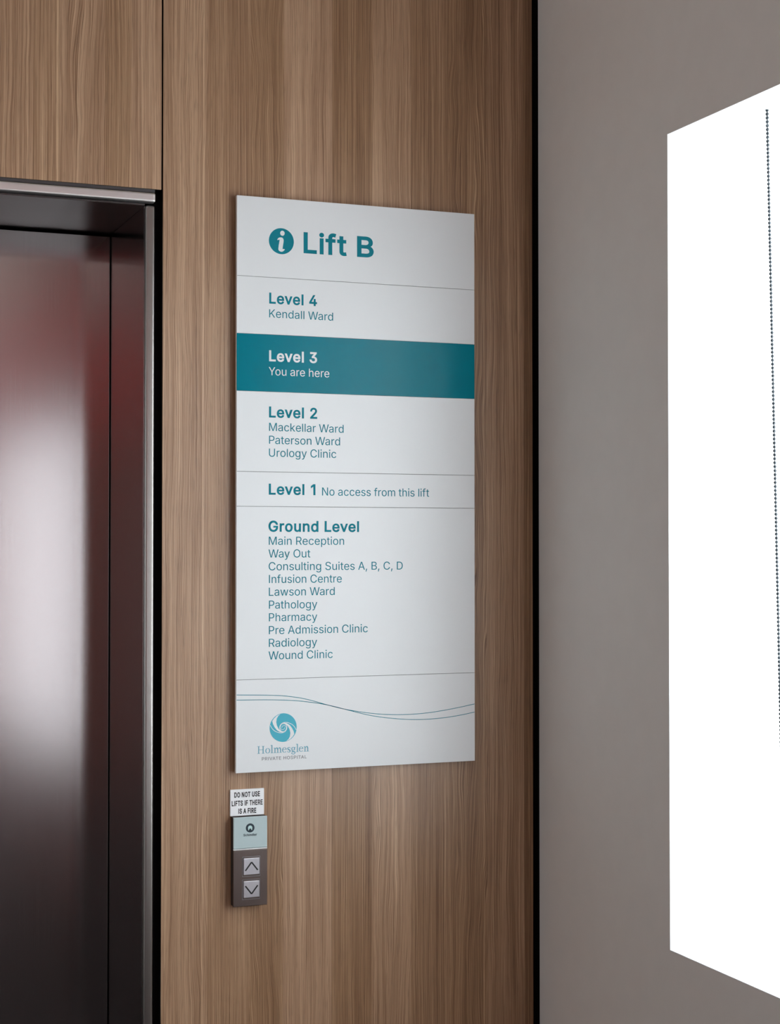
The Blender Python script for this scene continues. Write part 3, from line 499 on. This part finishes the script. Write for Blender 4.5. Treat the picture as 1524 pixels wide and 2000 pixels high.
def glyph_mesh(ch, off):
    """filled outline of one letter; the stroke weight grows with off"""
    if (ch, off) in _glyph:
        return _glyph[ch, off]
    def area(p): return sum(a[0] * b[1] - b[0] * a[1] for a, b in zip(p, p[1:] + p[:1])) / 2
    def sample(t, n=4):
        k = len(t) // 6
        out = []
        for i in range(k):
            p = t[i * 6:i * 6 + 6]
            q = t[(i + 1) % k * 6:(i + 1) % k * 6 + 6]
            c = [(p[2], p[3]), (p[4], p[5]), (q[0], q[1]), (q[2], q[3])]
            # straight pieces need no extra points
            flat = abs((c[1][0] - c[0][0]) * (c[3][1] - c[0][1]) - (c[1][1] - c[0][1]) * (c[3][0] - c[0][0])) < 60 and \
                abs((c[2][0] - c[0][0]) * (c[3][1] - c[0][1]) - (c[2][1] - c[0][1]) * (c[3][0] - c[0][0])) < 60
            for j in range(1 if flat else n):
                u = j / n
                out.append(tuple(((1 - u) ** 3 * c[0][d] + 3 * u * (1 - u) ** 2 * c[1][d] + 3 * u * u * (1 - u) * c[2][d] + u ** 3 * c[3][d]) / 1000 for d in (0, 1)))
        ded = []
        for p in out:
            if not ded or math.hypot(p[0] - ded[-1][0], p[1] - ded[-1][1]) > 0.0015:
                ded.append(p)
        while math.hypot(ded[0][0] - ded[-1][0], ded[0][1] - ded[-1][1]) < 0.0015:
            ded.pop()
        return ded
    def grow(p, d):
        out = []
        for i in range(len(p)):
            a, b, c = p[i - 1], p[i], p[(i + 1) % len(p)]
            u = (b[0] - a[0], b[1] - a[1]); v = (c[0] - b[0], c[1] - b[1])
            lu, lv = math.hypot(*u), math.hypot(*v)
            n1 = (u[1] / lu, -u[0] / lu); n2 = (v[1] / lv, -v[0] / lv)
            m = (n1[0] + n2[0], n1[1] + n2[1])
            k = max(0.35, (m[0] ** 2 + m[1] ** 2) / 2)
            out.append((b[0] + m[0] / k * d, b[1] + m[1] / k * d))
        return out
    sp = [sample(t) for t in GLYPHS[ch][1]]
    ar = [area(p) for p in sp]
    sign = 1 if not ar else math.copysign(1, max(ar, key=abs))
    groups = []
    for i, p in enumerate(sp):
        if ar[i] * sign > 0:
            mine = [p] + [sp[j] for j in range(len(sp)) if ar[j] * sign < 0 and inside(sp[j][0], p)]
            groups.append([grow(q, off * sign) for q in mine])
    verts, faces = fill(groups) if groups else ([], [])
    _glyph[ch, off] = (verts, faces)
    return _glyph[ch, off]

def lettering(name, s, xl, xr, zb, cap, mat, parent, y, off=0.0, th=0.0003, track=0):
    bm = bmesh.new()
    pen, pts = 0.0, []
    for i, ch in enumerate(s):
        vs, fs = glyph_mesh(ch, off)
        bv = [bm.verts.new((v[0] + pen, 0, v[1])) for v in vs]
        for f in fs:
            try:
                bm.faces.new([bv[k] for k in f])
            except ValueError:
                pass
        pen += (GLYPHS[ch][0] + track + KERN.get(s[i:i + 2], 0)) / 1000 + off * 1.5
    lone = [v for v in bm.verts if not v.link_faces]
    bmesh.ops.delete(bm, geom=lone, context='VERTS')
    xs = [v.co.x for v in bm.verts]
    x0, x1 = min(xs), max(xs)
    sx, sz = (xr - xl) / (x1 - x0), cap / (0.509 + 2 * off)
    for v in bm.verts:
        v.co = Vector((xl + (v.co.x - x0) * sx, y - th, zb + (v.co.z + off) * sz))
    bmesh.ops.remove_doubles(bm, verts=bm.verts[:], dist=1e-7)
    r = bmesh.ops.extrude_face_region(bm, geom=bm.faces[:])
    for g in r['geom']:
        if isinstance(g, bmesh.types.BMVert):
            g.co.y = y
    return link(name, bm, mat, parent)

# ---------------------------------------------------------------- room shell
CEIL, XL, YB = 3.50, -1.95, -7.6
RW, RT = 1.431, 0.20                       # right wall face and thickness
W1 = (-1.85, -0.4825, 0.9252, 2.2884)      # window beside the lift (y0, y1, z0, z1)
W3 = (-1.35, -0.25, 0.9252, 2.2884)     # unseen window added opposite, throws fill light on the right wall
W2 = (-7.55, -3.95, 0.50, 2.25)              # next window along the same wall

structure(bx('floor', M['carpet'], None, XL - .2, RW + RT, YB - .2, 0.36, -0.1, 0.0))
ce = structure(bx('ceiling', M['ceiling'], None, XL - .2, RW + RT, YB - .2, 0.36, CEIL, CEIL + 0.1))
bx('dark_soffit', M['brown'], ce, XL, RW - .001, YB + .001, -3.2, CEIL - 0.06, CEIL)  # unseen, added to darken the top of the door's reflection

em, N_, L_, P_ = new_mat('added_rear_light_glow')
P_.inputs['Emission Color'].default_value = (1.0, 0.95, 0.88, 1)
P_.inputs['Emission Strength'].default_value = 5.0
bx('added_rear_light', em, ce, -0.5, 1.2, -6.7, -6.2, CEIL - 0.075, CEIL - 0.061)  # unseen glowing panel added to brighten the rear wall the door reflects

# wall with the lift: black backing carrying the oak cladding boards
OX0, OX1 = -0.4505, 0.671                  # clear width over the jamb liners
b = bmesh.new()
box(b, OX1 + .0005, RW + RT, 0.018, 0.36, 0, CEIL)
box(b, RW, RW + RT, 0.0, 0.018, 0, CEIL)  # black return puts the corner gap's shade into the colour
box(b, XL - .2, OX0, 0.018, 0.36, 0, CEIL)
box(b, OX0, OX1 + .0005, 0.018, 0.36, 2.2245, CEIL)
box(b, XL - .2, RW + RT, 0.36, 0.40, 0, CEIL)
wb = structure(link('wall_back', b, M['void']))
bx('cladding_panel', M['wood'], wb, 0.6850, 1.4178, 0.0, 0.003, 0.0, CEIL, bev=0.0006)
bx('cladding_panel', M['wood'], wb, -0.449, 0.6820, 0.0, 0.003, 2.2330, CEIL, bev=0.0006)
bx('cladding_panel', M['wood'], wb, XL, -0.462, 0.0, 0.003, 0.0, CEIL, bev=0.0006)

for nm, x0, x1, z0 in (('seam_shade_core', 0.6850, 1.4178, 0.0), ('seam_shade_core', -0.449, 0.6820, 2.2330), ('seam_shade_core', XL, -0.462, 0.0)):
    bx(nm, M['void'], wb, x0, x1, 0.003, 0.018, z0, CEIL)  # black blocks behind the boards paint the seams as deep shade

# right wall with two window openings; a slot over the first one hides the blind tubes
b = bmesh.new()
X0, X1 = RW, RW + RT
def wall_r(y0, y1, z0, z1, x0=X0, x1=X1): box(b, x0, x1, y0, y1, z0, z1)
wall_r(W1[1], -0.0005, 0, CEIL)
wall_r(W1[0], W1[1], 0, W1[2])
wall_r(W1[0], W1[1], 2.37, CEIL)
wall_r(W1[0], W1[1], W1[3], 2.37, X0, X0 + 0.069)
wall_r(W1[0], W1[1], W1[3], 2.37, X0 + 0.13, X1)
wall_r(W2[1], W1[0], 0, CEIL)
wall_r(W2[0], W2[1], 0, W2[2])
wall_r(W2[0], W2[1], W2[3], CEIL)
wall_r(YB, W2[0], 0, CEIL)
wr = structure(link('wall_right', b, M['paint']))
bx('red_band', M['red'], wr, RW - 0.02, RW, -7.6, -3.3, 2.30, 2.90)  # unseen, invented to give the door its red reflection
bx('timber_lining', M['brown'], wr, RW - 0.02, RW, -3.949, -3.3, 0.0, 2.298)  # unseen, invented for the brown in the door's reflection
bx('timber_skirt', M['brown'], wr, RW - 0.02, RW, -7.6, -3.951, 0.0, 0.49)

wq = structure(bx('wall_rear', M['white_paint'], None, XL - .2, RW + RT, YB - 0.2, YB, 0, CEIL))
bx('timber_lining', M['brown'], wq, XL, RW - .021, YB, YB + .02, 0.0, 2.45)  # out of view, invented for the brown reflected beside the jamb
bx('red_panel', M['red'], wq, -1.9, 0.2, YB, YB + .03, 2.452, 3.17)  # out of view, invented for the red reflected beside the jamb
b = bmesh.new()
box(b, XL - .2, XL, YB, W3[0], 0, CEIL)
box(b, XL - .2, XL, W3[1], 0.018, 0, CEIL)
box(b, XL - .2, XL, W3[0], W3[1], 0, W3[2])
box(b, XL - .2, XL, W3[0], W3[1], W3[3], CEIL)
structure(link('wall_left', b, M['white_paint']))

# ---------------------------------------------------------------- windows
def window(name, x, y0, y1, z0, z1, bars, pane='glass'):
    """aluminium frame and pane at plane x; bars are mullion centres (y, width)"""
    o = empty_struct(name, (x, (y0 + y1) / 2, z0))
    f = bmesh.new()
    fw = 0.05
    box(f, x - .03, x + .03, y0, y0 + fw, z0, z1); box(f, x - .03, x + .03, y1 - 0.035, y1, z0, z1)
    box(f, x - .03, x + .03, y0 + fw, y1 - .035, z0, z0 + fw); box(f, x - .03, x + .03, y0 + fw, y1 - .035, z1 - .03, z1)
    for yc, wd in bars:
        bx('mullion', M['mullion'], o, x - .045, x + .03, yc - wd / 2, yc + wd / 2, z0 + fw, z1 - .03)
    link('window_frame', f, M['frame'], o)
    ys = [y0 + fw] + [v for yc, wd in bars for v in (yc - wd / 2, yc + wd / 2)] + [y1 - 0.035]
    for i in range(0, len(ys), 2):
        bx('pane', M[pane], o, x - .004, x + .004, ys[i] + .001, ys[i + 1] - .001, z0 + fw + .001, z1 - .031)
    return o

w1 = window('window_1', 1.597, *W1, [(-0.99, 0.10)])
# white reveal lining and sill of the window beside the lift
b = bmesh.new()
box(b, RW, 1.565, W1[1] - 0.0008, W1[1] - .0001, W1[2] + .0002, W1[3] - .0002)
box(b, RW, 1.565, W1[0] + .0001, W1[0] + .0008, W1[2] + .0002, W1[3] - .0002)
box(b, RW, RW + .068, W1[0] + .001, W1[1] - .001, W1[3] - .0008, W1[3] - .0001)
link('reveal_lining', b, M['reveal_white'], w1)
bx('sill', M['reveal_white'], w1, RW, 1.565, W1[0] + .001, W1[1] - .001, W1[2] + .0001, W1[2] + .0012)
window('window_2', 1.470, *W2, [], 'pale_tinted_glass')
window('added_window_3', XL - 0.1, *W3, [], 'tinted_glass')  # not a known window: added as a dim fill from the left

# ---------------------------------------------------------------- lift entrance
d1 = empty_struct('door_1', (0.1, 0.30, 0.0))
JX = 0.6532
SOF = 2.2036
for x0, x1 in ((JX, OX1), (OX0, -0.4325)):
    bx('jamb', M['jamb_steel'], d1, x0, x1, 0.011, 0.3, 0.0, SOF, bev=0.001, seg=2)
    link('jamb_edge', box(bmesh.new(), x0, x1, 0.0, 0.014, 0.0, SOF, bev=0.0045, seg=8), M['edge_steel'], d1, smooth=True)
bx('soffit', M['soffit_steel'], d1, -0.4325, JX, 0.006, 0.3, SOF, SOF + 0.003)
bx('door_leaf', M['door_steel'], d1, 0.1015, JX - 0.0015, 0.3, 0.335, 0.006, SOF - 0.0042, bev=0.001)
bx('door_leaf', M['door_steel'], d1, -0.431, 0.0985, 0.3, 0.335, 0.006, SOF - 0.0042, bev=0.001)

b = box(bmesh.new(), -0.449, 0.6705, -0.006, 0.016, 2.2082, 2.2250, bev=0.0035, seg=4)
link('header_trim', b, M['trim_steel'], d1)
bx('header_channel', M['grey_alu'], d1, -0.449, 0.6705, 0.001, 0.016, 2.2264, 2.2326, bev=0.0006)

# ---------------------------------------------------------------- directory sign
SX0, SX1, SZ0, SZ1, SY = 0.8170, 1.2868, 1.1895, 2.2305, -0.0165
sign = thing('directory_sign', 'tall white floor directory sign with teal lettering on the oak wall beside the lift', 'sign', (1.052, 0.0, SZ0))
bx('tray', M['sign_edge'], sign, SX0, SX1, SY + 0.0014, -0.0085, SZ0, SZ1, bev=0.0004)
b = bmesh.new()
for xx in (0.86, 1.24):
    box(b, xx - .02, xx + .02, -0.0085, 0.0, SZ0 + .05, SZ1 - .05)
link('mounting_rail', b, M['housing'], sign)
GAP = [0, .00045, .0003, .0003, .00045, .00045, .00045, 0]
seams = [SZ1, 2.0853, 1.9811, 1.8771, 1.7314, 1.6686, 1.3564, SZ0]
bx('backing_sheet', M['seam'], sign, SX0 + .0012, SX1 - .0012, SY + 0.0010, SY + 0.0013, SZ0 + .001, SZ1 - .001)
for i in range(7):
    band = i == 2
    o = bx('teal_slat' if band else 'slat', M['teal'] if band else M['sign_white'], sign,
           SX0, SX1, SY, SY + 0.0009, seams[i + 1] + GAP[i + 1], seams[i] - GAP[i], bev=0.00025, seg=1)
    if band:
        o['label'] = 'teal band marking the present level'

BOLD, BODY = 0.0205, -0.001
rows = [
    ("Lift", 0.9437, 1.0277, 2.1335, 0.0388, 1), ("B", 1.0481, 1.0810, 2.1335, 0.0388, 1), ("Level 4", 0.8780, 0.9696, 2.0374, 0.0201, 1),
    ("Kendall Ward", 0.8780, 1.0010, 2.0123, 0.0147, 0), ("Level 3", 0.8780, 0.9699, 1.9324, 0.0201, 1),
    ("You are here", 0.8773, 0.9937, 1.9072, 0.0147, 0), ("Level 2", 0.8780, 0.9702, 1.8301, 0.0201, 1),
    ("Mackellar Ward", 0.8782, 1.0217, 1.8058, 0.0147, 0), ("Paterson Ward", 0.8782, 1.0148, 1.7824, 0.0147, 0),
    ("Urology Clinic", 0.8780, 1.0073, 1.7591, 0.0147, 0), ("Level 1", 0.8778, 0.9669, 1.6900, 0.0201, 1),
    ("No access from this lift", 0.9799, 1.1928, 1.6897, 0.0147, 0), ("Ground Level", 0.8773, 1.0522, 1.6228, 0.0201, 1),
    ("Main Reception", 0.8780, 1.0228, 1.5992, 0.0147, 0), ("Way Out", 0.8774, 0.9572, 1.5761, 0.0147, 0),
    ("Consulting Suites A, B, C, D", 0.8778, 1.1393, 1.5530, 0.0147, 0), ("Infusion Centre", 0.8784, 1.0183, 1.5299, 0.0147, 0),
    ("Lawson Ward", 0.8782, 1.0045, 1.5069, 0.0147, 0), ("Pathology", 0.8784, 0.9706, 1.4835, 0.0147, 0),
    ("Pharmacy", 0.8784, 0.9706, 1.4606, 0.0147, 0), ("Pre Admission Clinic", 0.8783, 1.0695, 1.4374, 0.0147, 0),
    ("Radiology", 0.8784, 0.9704, 1.4144, 0.0147, 0), ("Wound Clinic", 0.8778, 1.0007, 1.3916, 0.0147, 0)]
for s, xl, xr, zb, cap, bold in rows:
    here = s in ("Level 3", "You are here")
    lettering('heading_lettering' if bold else 'lettering', s, xl, xr, zb, cap, M['white_ink'] if here else M['teal_ink'],
              sign, SY, BOLD if bold else BODY)

# information symbol
ic = bmesh.new()
IX, IZ, IR = 0.9010, 2.1526, 0.0238
slab(ic, ellipse(IX, IZ, IR, IR, 64), SY, 0.0003)
ico = link('information_disc', ic, M['teal_ink'], sign)
ii = bmesh.new()
def ip(px, pz): return (IX + (px - 762) / 462 * IR, IZ - (pz - 686) / 478 * IR)
slab(ii, [ip(797 + 82 * math.cos(t * math.pi / 12), 392 + 92 * math.sin(t * math.pi / 12)) for t in range(24)], SY - 0.0003, 0.0003)
out = [(607, 640), (640, 585), (690, 555), (740, 548), (790, 556), (828, 590), (842, 650), (838, 720), (825, 800), (810, 900), (802, 975), (850, 968),
       (888, 975), (868, 1015), (830, 1052), (780, 1076), (720, 1068), (670, 1040), (648, 995), (652, 930), (662, 850), (680, 740), (692, 670), (690, 632), (655, 640), (628, 660)]
slab(ii, [ip(*p) for p in out], SY - 0.0003, 0.0003)
link('letter_i', ii, M['white_ink'], ico)

# paired wave lines
U = [(0.8180, 1.3297), (0.8911, 1.3265), (0.9327, 1.3213), (0.9617, 1.3144), (0.9877, 1.3066), (1.0204, 1.2977), (1.0533, 1.2909), (1.0865, 1.2859),
     (1.12, 1.2831), (1.1537, 1.2824), (1.1878, 1.2837), (1.2221, 1.2872), (1.2566, 1.2921), (1.2860, 1.2971)]
Lw = [(0.8180, 1.3204), (0.8753, 1.3190), (0.9231, 1.3162), (0.9552, 1.3122), (0.9812, 1.3077), (1.004, 1.3023), (1.0335, 1.2941), (1.0599, 1.2869),
      (1.0865, 1.281), (1.12, 1.276), (1.1537, 1.2728), (1.1878, 1.2719), (1.222, 1.2733), (1.2566, 1.277), (1.2860, 1.2817)]
for pts in (U, Lw):
    b = bmesh.new()
    ribbon(b, [(p[0], p[1], 0.0011) for p in pts], SY, 0.0002)
    link('wave_line', b, M['teal_ink'], sign)

# round swirl emblem
LX, LZ, LRX, LRZ = 0.9057, 1.2678, 0.0257, 0.0259
lg = bmesh.new()
slab(lg, ellipse(LX, LZ, LRX, LRZ, 64), SY, 0.0003)
logo = link('emblem_disc', lg, M['logo_teal'], sign)
def lp(px, pz, rot): 
    u, v = (px - 751) / 161 * LRX, -(pz - 860) / 170 * LRZ
    return (LX - u, LZ - v) if rot else (LX + u, LZ + v)
sw = bmesh.new()
cres = [(716, 697), (672, 718), (640, 748), (620, 778), (628, 812), (648, 852), (676, 888), (708, 910), (742, 918), (775, 908),
        (748, 909), (722, 900), (696, 874), (676, 836), (667, 794), (672, 752), (690, 720)]
for rot in (0, 1):
    slab(sw, [lp(*p, rot) for p in cres], SY - 0.0003, 0.0003)
    s1 = [(597, 826), (616, 862), (645, 892), (682, 912), (725, 921), (765, 912), (788, 886), (794, 855), (782, 826), (757, 814), (730, 822), (716, 845), (720, 872), (740, 884), (762, 876), (768, 858)]
    ribbon(sw, [(*lp(*p, rot), 0.0010 if i < 9 else 0.0007) for i, p in enumerate(s1)], SY - 0.0003, 0.0003, n=5)
link('swirl', sw, M['white_ink'], logo)

# serif word under the emblem, drawn stroke by stroke
wd = bmesh.new()
WX0, WX1, WZ, XH = 0.8563, 0.9552, 1.2226, 0.0094
pen = [0.0]
strokes = []
ST, TH = 0.165, 0.06
def stk(*p, smooth=False): strokes.append((pen[0], p, smooth))
def stem(x, z0, z1): stk((x, z0, ST), (x, z1, ST))
def serif(x, z, wdt=0.5): stk((x - wdt / 2, z, TH), (x + wdt / 2, z, TH))
def arch(x0, x1):
    stk((x0, .62, .05), (x0 + .16, .86, .09), (x0 + .36, .97, .15), (x1 - .08, .86, .20), (x1, .62, .20), smooth=True)
    stem(x1, 0, .64); serif(x1, TH / 2, .48)
def flag(x, top): stem(x, 0, top); serif(x, TH / 2, .48); stk((x - .24, top - .06, .07), (x - .08, top - .03, .10))
# H
CAPH = 1.43
for sx in (.30, 1.12):
    stem(sx, 0, CAPH); serif(sx, TH / 2, .52); serif(sx, CAPH - TH / 2, .52)
stk((.3, .74, .08), (1.12, .74, .08)); pen[0] += 1.50
def ringo(cx, cz, rx, rz, a0=0.0, a1=360.0):
    pts = []
    for k in range(25):
        a = math.radians(a0 + (a1 - a0) * k / 24)
        pts.append((cx + rx * math.cos(a), cz + rz * math.sin(a), 0.05 + 0.115 * abs(math.cos(a))))
    stk(*pts)
ringo(.46, .49, .36, .46); pen[0] += .96                                  # o
flag(.28, 1.55); pen[0] += .55                                            # l
flag(.28, .98); arch(.28, .80); arch(.80, 1.32); pen[0] += 1.60            # m
ringo(.44, .49, .34, .46, 10, 320); stk((.12, .58, .07), (.78, .58, .07)); pen[0] += .88   # e
stk((.62, .72, .08), (.56, .90, .09), (.36, .95, .10), (.18, .82, .15), (.24, .62, .19), (.46, .46, .20), (.62, .28, .18), (.52, .07, .12), (.30, .04, .09), (.14, .12, .08), (.10, .28, .07), smooth=True); pen[0] += .76   # s
ringo(.42, .64, .26, .31); stk((.64, .86, .09), (.86, .92, .12)); stk((.28, .36, .08), (.20, .22, .12), (.40, .10, .18), (.66, .04, .18), (.78, -.14, .14), (.60, -.36, .10), (.34, -.38, .10), (.14, -.24, .12), (.22, -.06, .08), (.36, .06, .07), smooth=True); pen[0] += .92  # g
flag(.28, 1.55); pen[0] += .55                                            # l
ringo(.44, .49, .34, .46, 10, 320); stk((.12, .58, .07), (.78, .58, .07)); pen[0] += .88   # e
flag(.28, .98); arch(.28, .80)                                            # n
tot = pen[0] + 1.05
kx = (WX1 - WX0) / tot
for x0, pts, sm in strokes:
    kz = XH
    q = [(WX0 + (x0 + p[0]) * kx, WZ + p[1] * kz, p[2] * kx) for p in pts]
    ribbon(wd, q, SY, 0.0003, smooth=sm, n=5)
link('emblem_name', wd, M['logo_word'], sign)
lettering('emblem_subtitle', "PRIVATE HOSPITAL", 0.8655, 0.9504, 1.2101, 0.0058, M['logo_grey'], sign, SY, 0.004, track=45)

# ---------------------------------------------------------------- fire notice plate
pl = thing('fire_notice_plate', 'small pale metal plate with black fire warning above the lift call buttons', 'sign', (0.842, 0.0, 1.1106))
bx('plate', M['plate'], pl, 0.8103, 0.8736, -0.004, 0.0, 1.1110, 1.1584, bev=0.0005)
for s, xl, xr, zb in (("DO NOT USE", 0.8176, 0.8656, 1.1441), ("LIFTS IF THERE", 0.8129, 0.8708, 1.1289), ("IS A FIRE", 0.8253, 0.8587, 1.1146)):
    lettering('lettering', s, xl, xr, zb, 0.0094, M['black_ink'], pl, -0.004, 0.027)

# ---------------------------------------------------------------- lift call panel
F = -0.019
lop = thing('lift_call_panel', 'narrow lift call panel with pale mint glass top and two square buttons', 'call panel', (0.8435, 0.0, 0.9515))
bx('housing', M['housing'], lop, 0.8128, 0.8744, F + 0.004, 0.0, 0.9522, 1.1100)
bx('faceplate', M['panel_steel'], lop, 0.8120, 0.8751, F, F + 0.004, 0.9512, 1.0520, bev=0.0007)
bx('edge_glint', M['plate'], lop, 0.8120, 0.8751, F, F + 0.004, 1.0523, 1.0540, bev=0.0004)  # pale strip paints the glint of a steel edge catching light
gp = bx('glass_cover', M['mint'], lop, 0.8120, 0.8751, F, F + 0.004, 1.0545, 1.1106, bev=0.0012)
for zc, up in ((1.0219, 1), (0.9811, 0)):
    fr = bmesh.new()
    x0, x1, z0, z1 = 0.8279, 0.8617, zc - 0.0181, zc + 0.0181
    t = 0.0011
    box(fr, x0, x1, F - .0006, F, z0, z0 + t, bev=.0002, seg=1); box(fr, x0, x1, F - .0006, F, z1 - t, z1, bev=.0002, seg=1)
    box(fr, x0, x0 + t, F - .0006, F, z0 + t, z1 - t, bev=.0002, seg=1); box(fr, x1 - t, x1, F - .0006, F, z0 + t, z1 - t, bev=.0002, seg=1)
    link('button_frame', fr, M['bezel_steel'], lop)
    bt = bx('button', M['button_steel'], lop, 0.8300, 0.8600, F - 0.0025, F, zc - 0.0147, zc + 0.0152, bev=0.0009)
    ar = bmesh.new()
    sgn = 1 if up else -1
    ribbon(ar, [(0.8335, zc - sgn * 0.0068, .0025), (0.8450, zc + sgn * 0.0080, .0025)], F - 0.0025, 0.0002, smooth=False)
    ribbon(ar, [(0.8565, zc - sgn * 0.0068, .0025), (0.8450, zc + sgn * 0.0080, .0025)], F - 0.0025, 0.0002, smooth=False)
    link('arrow_mark', ar, M['black_ink'], bt)
mk = bmesh.new()
CX, CZ, CR = 0.8429, 1.0908, 0.0081
slab(mk, ellipse(CX, CZ, CR, CR, 48), F, 0.0002)
md = link('maker_disc', mk, M['navy_ink'], gp)
ma = bmesh.new()
top = [(CX + 0.0041 * math.cos(math.radians(a)), CZ + 0.0002 + 0.0041 * math.sin(math.radians(a))) for a in range(-5, 186, 10)]
slab(ma, top + [(CX - 0.0034, CZ - 0.0046), (CX, CZ - 0.0002), (CX + 0.0034, CZ - 0.0046)], F - .0002, 0.0002)
link('maker_mark', ma, M['mint_edge'], md)
lettering('maker_name', "Schindler", 0.8304, 0.8556, 1.0765, 0.0042, M['navy_ink'], gp, F, 0.016, th=.0002)

# ---------------------------------------------------------------- roller blinds
def blind(y0, y1, label, chain):
    xb = 1.505
    o = thing('roller_blind', label, 'blind', (xb, (y0 + y1) / 2, W1[2]), 'sheer roller blinds in the window recess')
    t = bmesh.new()
    n = 24
    bmesh.ops.create_cone(t, cap_ends=True, segments=n, radius1=0.022, radius2=0.022, depth=(y1 - y0),
                          matrix=__import__('mathutils').Matrix.Translation((xb + .0225, (y0 + y1) / 2, 2.331)) @ __import__('mathutils').Matrix.Rotation(math.pi / 2, 4, 'X'))
    link('roller_tube', t, M['white_plastic'], o, smooth=False)
    bx('fabric', M['sheer'], o, xb - 0.0004, xb + 0.0004, y0 + .004, y1 - .004, W1[2] + 0.030, 2.331)
    bx('bottom_hem', M['sheer'], o, xb - .004, xb + .004, y0 + .004, y1 - .004, W1[2] + 0.008, W1[2] + 0.030, bev=0.002)
    for yy in (y0, y1 - .003):
        bx('bracket', M['white_plastic'], o, xb - .004, xb + .045, yy, yy + .003, 2.305, 2.368)
    if chain:
        # bead chain pulled slightly aside to its holder below
        c = bmesh.new()
        a, e = Vector((1.4965, -0.6760, 2.287)), Vector((1.4965, -0.7100, 1.150))
        n = 184
        for i in range(n):
            p = a.lerp(e, i / (n - 1))
            bmesh.ops.create_icosphere(c, subdivisions=2, radius=0.0027, matrix=__import__('mathutils').Matrix.Translation(p))
        d = (e - a)
        q = d.to_track_quat('Z', 'Y').to_matrix().to_4x4()
        bmesh.ops.create_cone(c, cap_ends=True, segments=6, radius1=0.0008, radius2=0.0008, depth=d.length,
                              matrix=__import__('mathutils').Matrix.Translation((a + e) / 2) @ q)
        link('bead_chain', c, M['bead'], o, smooth=True)
        h = bmesh.new()
        box(h, 1.490, 1.503, -0.728, -0.712, 1.120, 1.152, bev=.002)
        link('chain_holder', h, M['white_plastic'], o)
    return o

blind(-0.945, -0.4925, 'white sheer roller blind with grey bead chain in the window recess', True)
blind(-1.80, -1.035, 'white sheer roller blind in the further bay of the window past the mullion', False)
